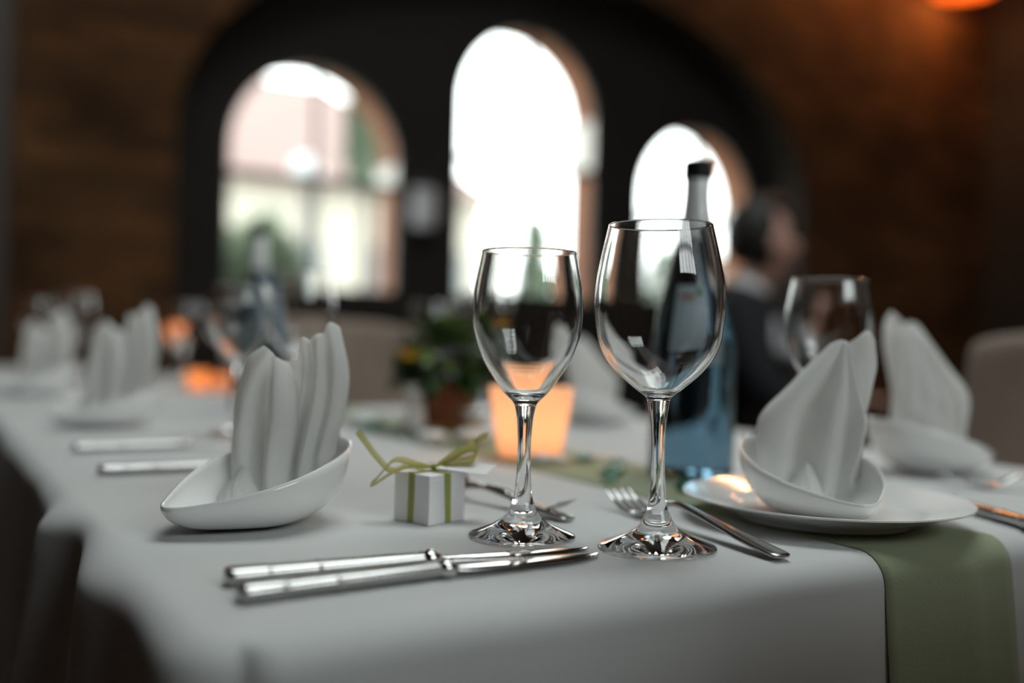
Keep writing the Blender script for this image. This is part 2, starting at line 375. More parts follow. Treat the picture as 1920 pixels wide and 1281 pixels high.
# green runner: along the table and over its near edge
RX0, RX1 = .413, .545
V = []; F = []; rows = []
def runner_row(y, z_): rows.append((y, z_))
for i in range(30): runner_row(TL - TL*i/29, .7504)
for i in range(1, 26):
    dd = ER*math.pi/2*i/6 if i <= 6 else ER*math.pi/2 + .24*(i-6)/19
    o_, zz = edge(dd); rows.append((-(o_+.0003+.035*max(0, dd-.03)), .7504+zz, dd))
NU = 15
for rw in rows:
    for j in range(NU):
        u_ = j/(NU-1); x = RX0+(RX1-RX0)*u_
        if len(rw) == 2: V.append((x, rw[0], rw[1] + .0006*math.exp(-((u_-.62)/.05)**2)))
        else:
            dd = rw[2]; V.append((x, rw[0]-wave(x-.012, dd, .4)-.0035*math.exp(-((u_-.62)/.07)**2)*min(1, dd/.03), rw[1]))
for i in range(len(rows)-1):
    for j in range(NU-1): F.append((i*NU+j, (i+1)*NU+j, (i+1)*NU+j+1, i*NU+j+1))
tag(mesh('table_runner', V, F, M['runner'], smooth=True, solid=.0005, offset=1), 'pale green fabric runner down the middle of the white table', 'table runner')

# ------------------------------------------------------------------ wine glasses
def wine_glass(name, loc, H, prof_out, foot_r, label, wall=.0011, lean=0, seg=72):
    """prof_out: (r,z) of the bowl from stem top to rim; stem and foot follow from H"""
    g = empty(name, loc, 0, label, 'wine glass')
    zb = prof_out[0][1]; rs = prof_out[0][0]
    foot = smoothprof([(foot_r*.80, .0004), (foot_r*.97, .0003), (foot_r, .0010), (foot_r*.985, .0020), (foot_r*.80, .0046), (foot_r*.55, .0085), (foot_r*.36, .0130), (foot_r*.25, .0185)], 30)
    foot = [(.0001, .0012), (foot_r*.4, .0010), (foot_r*.7, .0005)] + foot
    fr, fz = foot[-1]
    stem = smoothprof([(fr, fz), (.0062, fz+.008), (.0050, fz+.020), (.0043, fz+.034), (.0046, zb-.020), (.0056, zb-.008), (rs, zb)], 28)
    outer = smoothprof(prof_out, 46)
    inner = []
    zin = zb+.0075
    n = len(outer)
    for i in range(n-1, 1, -1):
        r_, z_ = outer[i]; t = i/(n-1)
        th = wall + .0022*(1-t)**3
        ra, za = outer[max(i-1, 0)]; rb, zb2 = outer[min(i+1, n-1)]
        tx, tz = rb-ra, zb2-za; L = math.hypot(tx, tz) or 1
        ri, zi = r_-th*tz/L, z_+th*tx/L
        if zi > zin and ri > .002: inner.append((ri, zi))
    rim = outer[-1]; ri0 = inner[0]
    rimr = [(rim[0]-.0001, rim[1]+.0005), ((rim[0]+ri0[0])/2, rim[1]+.0008), (ri0[0]+.0001, rim[1]+.0005)]
    zl = inner[-1]
    inner += [(zl[0]*.6, zl[1]-.0012*.8), (zl[0]*.3, zl[1]-.0016), (.0001, zl[1]-.0018)]
    bowl = outer + rimr + inner
    for nm, pr in (('foot', foot), ('stem', stem), ('bowl', bowl)):
        o = MB().lathe(pr, seg).build(nm, M['glass'], g, smooth=True)
    if lean: g.rotation_euler = (0, lean, -YAW)
    return g
px = .000338
bigP = [(.0070, .0925), (.0083, .0960), (.0152, .1013), (.0253, .1100), (.0334, .1196), (.0381, .1294), (.0399, .1392), (.0412, .1525), (.0402, .1690), (.0366, .1880), (.0334, .2020), (.0328, .2045)]
smallP = [(.0072, .0870), (.0093, .0900), (.0150, .0956), (.0222, .1056), (.0286, .1158), (.0326, .1260), (.0357, .1362), (.0365, .1462), (.0361, .1565), (.0350, .1665), (.0316, .1845), (.0312, .1875)]
TZ = .7504
big = wine_glass('wine_glass', (.293, .058, TZ), .205, bigP, .0372, 'taller wine glass with the wide bowl, nearest the front table edge', lean=R(-.9))
small = wine_glass('wine_glass', (.233, .124, TZ), .188, smallP, .0350, 'smaller wine glass beside the white gift box')
def put_glass(src, x, y, label, group=None, rz=0):
    c_ = copy_tree(src); c_.location = (x, y, TZ); c_.rotation_euler = (0, 0, rz); c_['label'] = label
    if group: c_['group'] = group
    return c_
put_glass(small, .558, .158, 'blurred wine glass behind the napkin on the round plate')
put_glass(small, .235, .805, 'empty small wine glass of the second left place setting', 'glasses further along the table')
put_glass(big, .292, .745, 'empty tall wine glass seen against the left window behind the near napkin', 'glasses further along the table')
put_glass(small, .625, 1.06, 'small wine glass at the far end of the table by the plant', 'glasses further along the table')
put_glass(big, .705, 1.02, 'tall wine glass at the far end of the table by the plant', 'glasses further along the table')
put_glass(small, .12, 1.95, 'small wine glass between the two far left napkins', 'glasses on the second table')
put_glass(big, .20, 2.02, 'tall wine glass between the two far left napkins', 'glasses on the second table')
put_glass(small, .40, 1.82, 'small wine glass by the amber candles on the second table', 'glasses on the second table')
put_glass(big, .45, 1.68, 'tall wine glass by the amber candles on the second table', 'glasses on the second table')

# ------------------------------------------------------------------ cutlery (local +X from handle end to tip)
def loft(path, n=14, power=2.6):
    """path rows: x, y, z, half width, half thickness -> closed lofted bar"""
    mb = MB(); V = []; F = []
    for x, y, z_, hw, ht in path:
        for j in range(n):
            a_ = 2*math.pi*j/n; ca, sa = math.cos(a_), math.sin(a_)
            V.append((x, y + hw*math.copysign(abs(ca)**(2/power), ca), z_ + ht*math.copysign(abs(sa)**(2/power), sa)))
    for i in range(len(path)-1):
        for j in range(n):
            k = (j+1) % n; F.append((i*n+j, i*n+k, (i+1)*n+k, (i+1)*n+j))
    F.append(tuple(reversed(range(n)))); F.append(tuple(range((len(path)-1)*n, len(path)*n)))
    return mb.add(V, F)
def place(o, p, q, z_=TZ, tilt=0):
    """put a thing with its handle end at p and its tip towards q"""
    o.location = (p[0], p[1], z_); o.rotation_euler = (0, tilt, math.atan2(q[1]-p[1], q[0]-p[0])); return o
def knife(label):
    k = empty('table_knife', label=label, cat='knife')
    hp = smoothprof([(.0, 0, .0045, .0062, .0036), (.003, 0, .0050, .0078, .0046), (.020, 0, .0050, .0076, .0046), (.024, 0, .0050, .0070, .0042), (.046, 0, .0050, .0070, .0042), (.049, 0, .0050, .0076, .0046), (.052, 0, .0050, .0070, .0042), (.090, 0, .0050, .0062, .0040), (.112, 0, .0050, .0058, .0038)], 50)
    loft(hp).build('handle', M['steel_b'], k, smooth=True)
    loft([(.109, 0, .0050, .0062, .0042), (.112, 0, .0050, .0074, .0050), (.116, 0, .0050, .0074, .0050), (.119, 0, .0048, .006, .0036)]).build('bolster', M['steel'], k, smooth=True)
    bp = smoothprof([(.117, 0, .0046, .0052, .0022), (.125, 0, .0040, .0080, .0014), (.150, 0, .0032, .0096, .0011), (.180, .0005, .0026, .0098, .0010), (.198, .002, .0022, .0080, .0008), (.208, .004, .0018, .0048, .0006), (.2125, .0055, .0015, .0012, .0004)], 30)
    bp = [(x if x < .126 else x+(x-.126)*.12, y, z_, hw, ht) for x, y, z_, hw, ht in bp]
    loft(bp, 12, 1.6).build('blade', M['steel'], k, smooth=True)
    return k
def fork(label, L=.196, name='table_fork', s=1.0):
    f = empty(name, label=label, cat='fork')
    hp = smoothprof([(0, 0, .0030, .0052, .0014), (.004, 0, .0034, .0074, .0018), (.03, 0, .0060, .0072, .0019), (.06, 0, .0100, .0056, .0019), (.09, 0, .0140, .0040, .0020), (.112, 0, .0160, .0032, .0021), (.128, 0, .0135, .0034, .0020)], 40)
    loft([(x*s, y*s, z_*s, hw*s, ht*s) for x, y, z_, hw, ht in hp]).build('handle', M['steel_b'], f, smooth=True)
    hd = smoothprof([(.126, 0, .0138, .0034, .0020), (.134, 0, .0105, .0062, .0016), (.143, 0, .0062, .0104, .0013), (.152, 0, .0036, .0120, .0012), (.160, 0, .0030, .0121, .0011)], 18)
    loft([(x*s, y*s, z_*s, hw*s, ht*s) for x, y, z_, hw, ht in hd]).build('head', M['steel'], f, smooth=True)
    for t in range(4):
        yy = (-1.5+t)*.0066
        tp = smoothprof([(.158, yy, .0030, .0021, .0011), (.170, yy*1.02, .0036, .0019, .0010), (.185, yy*1.02, .0085, .0016, .0009), (.198, yy, .0155, .0007, .0006)], 12)
        loft([(x*s, y*s, z_*s, hw*s, ht*s) for x, y, z_, hw, ht in tp], 8).build('tine', M['steel'], f, smooth=True)
    return f
def spoon(label, s=.95):
    f = empty('dessert_spoon', label=label, cat='spoon')
    hp = smoothprof([(0, 0, .0028, .0052, .0013), (.004, 0, .0030, .0074, .0017), (.03, 0, .0055, .0070, .0018), (.06, 0, .0090, .0056, .0018), (.09, 0, .0125, .0040, .0019), (.118, 0, .0140, .0032, .0020), (.136, 0, .0110, .0040, .0018)], 40)
    loft([(x*s, y*s, z_*s, hw*s, ht*s) for x, y, z_, hw, ht in hp]).build('handle', M['steel_b'], f, smooth=True)
    def bowl(u, v):
        x = .134+.062*u; wd = .0195*math.sin(math.pi*min(1, (u*.93+.07))**.85)**.7 if u < .999 else 0
        y = (v-.5)*2*wd; rim = .0110+.010*u**1.1+.005*math.sin(u*math.pi)
        dz = -.0175*math.sin(math.pi*min(max(u, 0), 1))**.6*(1-((v-.5)*2)**2)
        return (x*s, y*s, (rim+dz)*s)
    MB().grid(bowl, 26, 17).build('bowl', M['steel'], f, smooth=True, solid=.0012)
    return f
place(knife('rear one of the two table knives lying in front of the small wine glass'), (.026, .078), (.241, .067))
place(knife('front one of the two table knives, closest to the table corner'), (.023, .043), (.243, .051))
place(fork('dinner fork lying behind the foot of the taller wine glass'), (.340, -.003), (.362, .189), TZ+.0002)
place(spoon('dessert spoon with its bowl behind the white gift box'), (.291, .154), (.268, .290))
place(fork('dessert fork with tines behind the stem of the smaller wine glass', name='dessert_fork', s=.86), (.2515, .330), (.2935, .185))
place(fork('dinner fork cut by the right picture edge, tines towards the table middle', s=1.0), (.88, .045), (.765, .135), TZ)
place(knife('knife lying to the right of the round plate'), (.585, -.02), (.64, .12))
place(knife('knife on the far left, closer one of the two behind the near napkin'), (.028, .505), (.2, .50))
place(knife('knife on the far left, farther one of the two behind the near napkin'), (.030, .683), (.2, .69))
# ------------------------------------------------------------------ plate
pl = empty('round_plate', (.474, .084, .7522), 0, 'round white plate overhanging the front edge, a napkin bowl on it', 'plate')
pr = smoothprof([(.0001, .0040), (.050, .0040), (.064, .0052), (.074, .0095), (.098, .0160), (.1036, .0175), (.1045, .0168), (.1036, .0158), (.095, .0135), (.074, .0060), (.064, .0018)], 60)
MB().lathe(pr[::-1], 96).build('dish', M['porcelain'], pl, smooth=True)
MB().lathe([(.064, .0020), (.0635, .0002), (.060, .0000), (.0590, .0015), (.0001, .0018)][::-1], 96).build('foot_ring', M['porcelain'], pl, smooth=True)

# ------------------------------------------------------------------ boat bowls and folded napkins
def boat_bowl(name, loc, ang, label, s=1.0):
    """teardrop bowl: low pointed lip at -x, high blunt end at +x"""
    o = empty(name, loc, ang, label, 'bowl', 'boat-shaped napkin bowls')
    nth = 64; nr = 14; V = []; F = []
    def outline(th):
        cx, sx = math.cos(th), math.sin(th)
        x = .004 + .070*cx
        wd = .052*(1 - .30*max(0, -cx)**1.5)
        y = wd*math.copysign(abs(sx)**.82, sx)
        if cx < 0: y *= (1-.35*(-cx)**3); x -= .006*(-cx)**4
        h = .021 + .037*((cx+1)/2)**1.25 + .004*abs(sx)**3
        return x, y, h
    def ring(k, off):
        t = k/(nr-1); out = []
        for j in range(nth):
            x, y, h = outline(2*math.pi*j/nth)
            fr = math.sin(t*math.pi/2)**.75 if t > 0 else 0.0
            hb = .0005 + off
            zz = hb + (h-hb+ (0 if off == 0 else 0))*(1-math.cos(t*math.pi/2))**1.15
            keel = .006*max(0, ((x-.004)*fr)/.07)**2*(1-t)
            sc_ = fr*(1-off*18*.5*t) if off else fr
            out.append(((x-.004)*sc_*.99+.004, y*sc_, zz+keel))
        return out
    rings = [ring(k, 0) for k in range(nr)]                       # outside, centre to rim
    ins = [ring(k, .0032) for k in range(nr-1, -1, -1)]            # inside, rim to centre
    allr = rings + ins
    for r_ in allr: V += r_
    for i in range(len(allr)-1):
        for j in range(nth):
            k = (j+1) % nth; F.append((i*nth+j, i*nth+k, (i+1)*nth+k, (i+1)*nth+j))
    bo = mesh('bowl_shell', [(x*s, y*s, z_*s) for x, y, z_ in V], F, M['porcelain'], o, smooth=True)
    return o
def sheet(cols, cen, base, sp=.000375, nu=44, nv=30):
    def f(u, v):
        c_ = [cr(p, v) for p in cols]; q = cr(c_, u)
        wob = .0006*math.sin(u*23+v*9)+.0005*math.sin(v*17-u*11)
        return ((q[0]-cen)*sp, q[2]*.001+wob, (base-q[1])*sp)
    return MB().grid(f, nu, nv)
def napkin(name, loc, rz, parts, cen, base, label):
    o = empty(name, loc, rz, label, 'napkin', 'folded white napkins')
    for nm, cols in parts: sheet(cols, cen, base).build(nm, M['napkin'], o, smooth=True, solid=.0011)
    return o
NA = [('front_panel', [[(452,900,34),(452,880,34),(457,760,30),(478,700,24),(505,674,16)], [(440,925,14),(438,885,14),(444,770,13),(466,695,9),(498,664,6)],
        [(468,950,2),(463,905,0),(470,790,-2),(490,715,-1),(508,667,2)], [(500,960,8),(498,915,9),(502,800,13),(505,730,12),(515,676,5)],
        [(522,960,-5),(519,925,-6),(525,810,-8),(523,745,-4),(524,683,1)], [(546,955,2),(545,935,2),(557,800,1),(547,740,3),(533,690,4)], [(550,950,16),(549,930,16),(563,800,17),(554,737,17),(539,694,13)]]),
      ('rear_panel', [[(538,930,24),(540,900,24),(566,790,25),(563,720,23),(556,692,19)], [(540,905,10),(545,872,7),(561,800,8),(573,720,9),(568,645,8)],
        [(560,935,12),(562,905,13),(577,810,15),(589,730,14),(582,649,12)], [(578,940,0),(576,908,0),(591,810,1),(600,730,2),(597,636,8)],
        [(598,925,8),(596,897,8),(610,800,9),(617,720,10),(607,633,14)], [(616,905,2),(614,880,2),(630,790,3),(634,700,6),(617,612,14)],
        [(632,880,14),(634,855,15),(650,770,16),(651,700,18),(634,624,20)], [(626,880,40),(627,855,40),(641,770,42),(641,700,38),(622,645,32)]]),
      ('back_fold', [[(470,930,30),(476,860,36),(490,770,36),(512,700,26)], [(520,930,40),(525,860,42),(535,780,40),(540,694,30)], [(570,930,46),(575,860,46),(580,780,44),(585,680,34)], [(622,900,42),(628,850,42),(638,780,42),(622,650,32)]]),
      ('front_point', [[(424,962,-2),(436,948,-2),(452,922,0),(463,906,3)], [(446,972,-18),(450,958,-16),(460,928,-10),(467,904,0)], [(474,974,-20),(474,958,-18),(472,928,-11),(470,904,0)], [(506,966,-8),(502,952,-6),(487,924,-2),(474,907,3)]])]
NB = [('front_panel', [[(1446,925,34),(1446,890,36),(1462,795,36),(1512,712,32),(1566,650,26)], [(1434,920,16),(1430,880,15),(1422,795,10),(1488,722,12),(1562,641,12)],
        [(1464,945,4),(1462,915,2),(1472,800,2),(1521,715,3),(1577,633,8)], [(1502,950,10),(1501,925,10),(1511,800,14),(1549,720,13),(1584,632,10)],
        [(1542,950,-8),(1541,930,-9),(1556,800,-9),(1576,720,-4),(1588,633,8)], [(1572,945,2),(1571,925,3),(1591,810,7),(1591,730,6),(1592,634,11)],
        [(1602,925,-3),(1602,900,-4),(1622,800,-4),(1609,720,1),(1596,636,10)], [(1601,900,14),(1601,880,14),(1616,790,15),(1606,720,16),(1594,641,18)]]),
      ('rear_panel', [[(1598,905,24),(1600,880,24),(1613,790,24),(1609,710,22),(1598,641,19)], [(1602,900,8),(1603,870,8),(1619,790,11),(1623,710,11),(1612,630,14)],
        [(1620,905,5),(1621,880,6),(1629,800,8),(1646,710,11),(1641,611,16)], [(1634,880,15),(1635,850,16),(1633,780,18),(1659,690,18),(1660,642,20)], [(1627,875,40),(1628,845,40),(1631,780,38),(1655,690,35),(1648,655,30)]]),
      ('back_fold', [[(1450,920,36),(1460,860,40),(1490,770,38),(1560,660,28)], [(1500,930,46),(1510,860,46),(1540,780,42),(1585,650,30)], [(1570,930,48),(1575,860,48),(1590,780,44),(1605,650,32)], [(1622,900,44),(1628,850,44),(1635,780,40),(1648,660,32)]]),
      ('front_point', [[(1458,942,-4),(1468,930,-4),(1490,905,-2),(1504,884,2)], [(1478,950,-18),(1484,938,-17),(1498,908,-12),(1509,879,-1)], [(1516,950,-20),(1518,938,-18),(1518,906,-12),(1515,879,-1)], [(1546,944,-8),(1540,932,-6),(1528,904,-3),(1519,884,2)]])]
# near left setting
boat_bowl('boat_bowl', (.0855, .2315, TZ), R(22), 'boat-shaped white bowl standing on the cloth left of the gift box', .97)
napL = napkin('folded_napkin', (.109, .247, TZ+.0065), -YAW, NA, 540, 985, 'folded white napkin standing in the near bowl left of the gift box')
napL.scale = (1, 1, .945)
# on the plate
boat_bowl('boat_bowl', (.451, .0715, .7522+.0052), R(72), 'boat-shaped white bowl standing on the round plate', .94)
napP = napkin('folded_napkin', (.466, .0855, .7522+.009), -YAW, NB, 1530, 965, 'folded white napkin in the bowl on the round plate')
def setting(src, bx, by, bang, nrz, sn, lb, ln):
    boat_bowl('boat_bowl', (bx, by, TZ), bang, lb)
    c_ = copy_tree(src); c_.location = (bx+.012*math.cos(bang), by+.012*math.sin(bang), TZ+.004); c_.rotation_euler = (0, 0, nrz); c_.scale = (sn[0], sn[0], sn[1]); c_['label'] = ln
setting(napL, .105, .955, R(15), -YAW+R(8), (1.1, 1.13), 'boat-shaped bowl of the second left place setting', 'folded white napkin of the second left place setting, blurred')
setting(napL, .075, 1.60, R(10), -YAW+R(-6), (1.1, 1.12), 'boat-shaped bowl at the far left of the second table', 'folded white napkin at the far left of the second table')
setting(napP, .812, .235, R(165), -YAW+R(165), (.95, 1.24), 'boat-shaped bowl right of the plate, by the taupe chair', 'folded white napkin right of the plate, in front of the taupe chair')
setting(napP, .795, .82, R(175), -YAW+R(190), (1.0, 1.05), 'boat-shaped bowl seen between the two near wine glasses', 'folded white napkin seen blurred between the two near wine glasses')

# ------------------------------------------------------------------ gift box
gb = empty('gift_box', (.2035, .2025, TZ), math.atan2(.012, .0365)+R(1), 'small white gift box tied with an olive green ribbon bow', 'gift box')
gb.rotation_euler = (0, 0, math.atan2(.187-.177, .223-.192))
S, HH = .0355, .0345
MB().box((0, 0, HH/2), (S, S, HH)).build('carton', M['box'], gb, bevel=.0006)
MB().box((0, 0, HH-.004), (S+.0006, S+.0006, .0004)).build('lid_seam', M['box'], gb)
bd = MB(); q = S/2+.0004
for s in (-1, 1):
    bd.add([(-.0035*1, s*q, HH), (.0025, s*q, HH), (.0035, s*q, .0005), (-.0015, s*q, .0005)], [(0, 1, 2, 3)])
    bd.add([(s*q, -.0030, HH), (s*q, .0025, HH), (s*q, .0030, .0005), (s*q, -.0025, .0005)], [(0, 1, 2, 3)])
bd.add([(-.003, -q, HH+.0004), (.003, -q, HH+.0004), (.003, q, HH+.0004), (-.003, q, HH+.0004)], [(0, 1, 2, 3)])
bd.add([(-q, -.003, HH+.0005), (-q, .003, HH+.0005), (q, .003, HH+.0005), (q, -.003, HH+.0005)], [(0, 1, 2, 3)])
bd.build('ribbon_band', M['band'], gb, solid=.0003)
def strip(pts, wd, side):
    """flat ribbon along pts; widths per point; side vector"""
    mb = MB(); n = 40; V = []
    for i in range(n):
        p = Vector(cr(pts, i/(n-1))); ws = cr([(x,) for x in wd], i/(n-1))[0]; sv = Vector(cr(side, i/(n-1))).normalized()
        V += [p-sv*ws/2, p+sv*ws/2]
    return mb.add(V, [(2*i, 2*i+1, 2*i+3, 2*i+2) for i in range(n-1)])
# bow pieces laid out in the view-facing frame, then turned into the box frame
inv = Matrix.Rotation(-gb.rotation_euler[2], 3, 'Z') @ Matrix.Rotation(-YAW, 3, 'Z')
def bowp(L): return [inv @ Vector((x*.001, y*.001, z_*.001)) for x, y, z_ in L]
def L3(P): return [tuple(p) for p in P]
K = (3, 2, HH*1000+3.0)
vs = [tuple(inv @ Vector((.1, .6, .8))), tuple(inv @ Vector((.3, -.3, .9)))]
strip(L3(bowp([K, (-14, -4, HH*1000+5), (-26, -8, HH*1000+1), (-37, -4, HH*1000+9), (-46, 0, HH*1000+19), (-53, 3, HH*1000+27)])), [.003, .006, .0055, .005, .005, .0048], [tuple(inv @ Vector((0, .8, .5))), tuple(inv @ Vector((.5, .3, .8)))]).build('ribbon_tail', M['ribbon'], gb, smooth=True, solid=.0002)
strip(L3(bowp([K, (-8, -6, HH*1000+5), (-18, -12, HH*1000+9), (-26, -12, HH*1000+8), (-36, -10, HH*1000-4), (-41, -8, HH*1000-9), (-36, -14, HH*1000-7), (-24, -12, HH*1000+1), (-10, -6, HH*1000+5), K])), [.003, .007, .007, .006, .006, .007, .006, .006, .006, .003], [tuple(inv @ Vector((.1, .8, .5))), tuple(inv @ Vector((.0, .9, .3)))]).build('bow_loop', M['ribbon'], gb, smooth=True, solid=.0002)
strip(L3(bowp([K, (10, 4, HH*1000+7), (20, 8, HH*1000+13), (28, 10, HH*1000+17), (33, 12, HH*1000+15), (30, 6, HH*1000+9), (20, 4, HH*1000+7), (10, 2, HH*1000+5), K])), [.003, .008, .010, .010, .009, .009, .008, .006, .003], [tuple(inv @ Vector((0, .7, .7))), tuple(inv @ Vector((.1, .8, .6)))]).build('bow_loop', M['ribbon'], gb, smooth=True, solid=.0002)
strip(L3(bowp([K, (14, 8, HH*1000+9), (26, 14, HH*1000+16), (34, 16, HH*1000+23), (40, 18, HH*1000+25)])), [.003, .006, .006, .006, .005], vs).build('ribbon_tail', M['ribbon'], gb, smooth=True, solid=.0002)
kn = MB(); kn.lathe(smoothprof([(.0001, -.0024), (.0028, -.0015), (.0034, 0), (.0028, .0016), (.0001, .0024)], 9), 12, tuple(inv @ Vector((.003, .002, HH+.003)))); kn.build('knot', M['band'], gb, smooth=True)
tg = MB(); p = bowp([(4, -4, HH*1000+2.6), (40, -10, HH*1000-.5), (47, 12, HH*1000+4.5), (14, 14, HH*1000+6.5)]); tg.add([tuple(x) for x in p], [(0, 1, 2, 3)]); tg.build('gift_tag', M['box'], gb, solid=.0005)

# ------------------------------------------------------------------ water bottles
def bottle(loc, label, rz=0):
    b_ = empty('water_bottle', loc, rz, label, 'bottle', 'blue water bottles')
    pr = smoothprof([(.0360, .0008), (.0400, .0030), (.0412, .0100), (.0412, .0700), (.0418, .1000), (.0405, .1260), (.0360, .1520), (.0290, .1800), (.0215, .2080), (.0165, .2300), (.0140, .2500), (.0125, .2700), (.0118, .2880)], 70)
    pr = [(.0001, .004), (.020, .0035), (.030, .0015)] + pr + [(.0100, .2895), (.0001, .2895)]
    MB().lathe(pr, 64).build('glass_body', M['bottle'], b_, smooth=True)
    MB().lathe([(.0166, .2300), (.0170, .2305), (.0145, .2510), (.0129, .2710), (.0124, .2872), (.0119, .2880)], 48).build('neck_foil', M['foil'], b_, smooth=True)
    MB().lathe([(.0001, .2868), (.0132, .2868), (.0134, .2900), (.0134, .3030), (.0126, .3050), (.0001, .3050)], 48).build('cap', M['cap'], b_, smooth=False)
    cr_ = MB()
    for i in range(36):
        a_ = 2*math.pi*i/36; cr_.box((.0134*math.cos(a_), .0134*math.sin(a_), .2955), (.0012, .0010, .0130), a_)
    cr_.build('cap_ribs', M['cap'], b_)
    # paper label wrapped over the shoulder, facing -Y locally
    def rad(z_):
        P = [(.0418, .1000), (.0405, .1260), (.0360, .1520), (.0290, .1800), (.0215, .2080)]
        for (ra, za), (rb, zb) in zip(P, P[1:]):
            if za <= z_ <= zb: return ra+(rb-ra)*(z_-za)/(zb-za)
        return .0418
    def lab(a0, a1, z0, z1, off):
        def f(u, v):
            z_ = z0+(z1-z0)*v; r_ = rad(z_)+off; a_ = R(a0+(a1-a0)*u); return (r_*math.cos(a_), r_*math.sin(a_), z_)
        return MB().grid(f, 20, 12)
    lb = lab(-125, -55, .108, .182, .0006).build('label', M['label'], b_, smooth=True)
    lab(-84, -68, .172, .180, .0010).build('print', M['labelgreen'], lb, smooth=True)
    lab(-115, -88, .168, .173, .0010).build('print', M['labelred'], lb, smooth=True)
    return b_
bottle((.538, .308, .7528), 'tall blue water bottle with black cap behind the larger wine glass', -YAW+R(-4))
bottle((.372, 1.19, TZ), 'blue water bottle standing blurred at the far end of the table', R(60))

# ------------------------------------------------------------------ candles
def candle_cup(loc, label, s=1.0, m='frost', power=.35, group=None):
    c_ = empty('candle_holder', loc, 0, label, 'candle holder', group)
    pr = smoothprof([(.001, 0), (.030, 0), (.0335, .002), (.0365, .020), (.0415, .050), (.0455, .076)], 30) + smoothprof([(.0435, .076), (.0395, .050), (.0345, .020), (.031, .006), (.001, .005)], 24)
    MB().lathe([(r_*s, z_*s) for r_, z_ in pr], 48).build('cup', M[m], c_, smooth=True)
    cd_ = MB().lathe([(.0001, .006*s), (.019*s, .006*s), (.019*s, .020*s), (.0001, .020*s)], 24).build('candle', M['candle'], c_, smooth=False)
    MB().lathe(smoothprof([(.0001, .022*s), (.003*s, .026*s), (.0035*s, .030*s), (.0015*s, .037*s), (.0001, .042*s)], 12), 12).build('flame', M['flame'], c_, smooth=True)
    l = bpy.data.lights.new('candle_light', 'POINT'); l.energy = power; l.color = (1, .70, .46); l.shadow_soft_size = .006*s
    lo = bpy.data.objects.new('candle_light', l); lo.location = (0, 0, .046*s); lo.parent = c_; col.objects.link(lo)
    return c_
candle_cup((.460, .478, .7528), 'glowing peach candle cup behind the smaller wine glass', 1.0, 'frost', .42)
candle_cup((.415, 1.76, TZ), 'glowing amber candle cup on the second table, left one', .55, 'amber', .07, 'amber candle cups')
candle_cup((.455, 1.72, TZ), 'glowing amber candle cup on the second table, right one', .45, 'amber', .05, 'amber candle cups')
tc_ = candle_cup((.462, 2.20, TZ), 'glowing amber candle cup raised on a slim foot, farthest of the candles', .55, 'amber', .07, 'amber candle cups')
for ch in tc_.children: ch.location.z += .10
MB().lathe(smoothprof([(.0001, 0), (.035, 0), (.034, .004), (.008, .012), (.005, .05), (.008, .095), (.015, .1005), (.0001, .1005)], 30), 24).build('stand', M['glass'], tc_, smooth=True)

# ------------------------------------------------------------------ potted primrose on the runner
def leafy(n, cen, rx, rz_, size, rng, droop=.3):
    mb = MB()
    for i in range(n):
        th = rng.uniform(0, 2*math.pi); ph = math.acos(rng.uniform(-.35, 1)); k = rng.uniform(.55, 1)
        dx = Vector((math.sin(ph)*math.cos(th), math.sin(ph)*math.sin(th), math.cos(ph)))
        p = Vector(cen) + Vector((dx.x*rx, dx.y*rx, dx.z*rz_))*k
        out = (dx + Vector((rng.uniform(-.4, .4), rng.uniform(-.4, .4), rng.uniform(-.5, .2)-droop*.5))).normalized()
        sd = out.cross(Vector((0, 0, 1))).normalized(); nn = sd.cross(out)
        L = size*rng.uniform(.7, 1.3); wd = L*.36
        mb.add([p, p+out*L*.35+sd*wd+nn*L*.05, p+out*L-nn*L*.15, p+out*L*.35-sd*wd+nn*L*.05, p+out*L*.45-nn*L*.06], [(0, 1, 4), (1, 2, 4), (2, 3, 4), (3, 0, 4)])
    return mb
rng = random.Random(3)
pt = empty('potted_primrose', (.508, .775, .7528), 0, 'potted plant with dark leaves and yellow blossoms on the runner', 'plant')
MB().lathe([(.0001, .004), (.036, .004), (.046, .052), (.050, .053), (.051, .066), (.047, .066), (.043, .056), (.034, .010), (.0001, .010)], 40).build('pot', M['terra'], pt, smooth=False)
MB().lathe([(.0001, 0), (.050, 0), (.060, .010), (.058, .012), (.048, .004), (.0001, .004)], 40).build('saucer', M['ochre'], pt, smooth=False)
leafy(230, (0, 0, .082), .062, .058, .034, rng).build('foliage', M['leaf'], pt)['kind'] = 'stuff'
leafy(70, (0, 0, .100), .062, .050, .026, rng).build('young_foliage', M['leaf2'], pt)['kind'] = 'stuff'
def blossom(parent, p, m, s):
    mb = MB(); p = Vector(p)
    for k in range(6):
        a_ = 2*math.pi*k/6; a2 = a_+.5; a0 = a_-.5
        e = [p, p+Vector((math.cos(a0), math.sin(a0), .35))*s*.7, p+Vector((math.cos(a_), math.sin(a_), .30))*s, p+Vector((math.cos(a2), math.sin(a2), .35))*s*.7]
        mb.add(e, [(0, 1, 2, 3)])
        mb.add([p+Vector((math.cos(a0), math.sin(a0), -.4))*s*.7, p+Vector((math.cos(a_), math.sin(a_), -.7))*s*.8, p+Vector((math.cos(a2), math.sin(a2), -.4))*s*.7, p], [(0, 1, 2, 3)])
    mb.build('blossom', m, parent)
for dx, dy, dz, m_, s_ in ((-.044, -.075, .106, 'yellow', .017), (.068, -.040, .142, 'yellow', .017), (.050, -.045, .138, 'yellow', .013), (-.036, -.082, .060, 'white', .017), (.040, -.085, .03, 'white', .016), (.0, .05, .13, 'yellow', .012)):
    v_ = fwd0*dy + rt0*dx; blossom(pt, (v_.x, v_.y, dz), M[m_], s_)
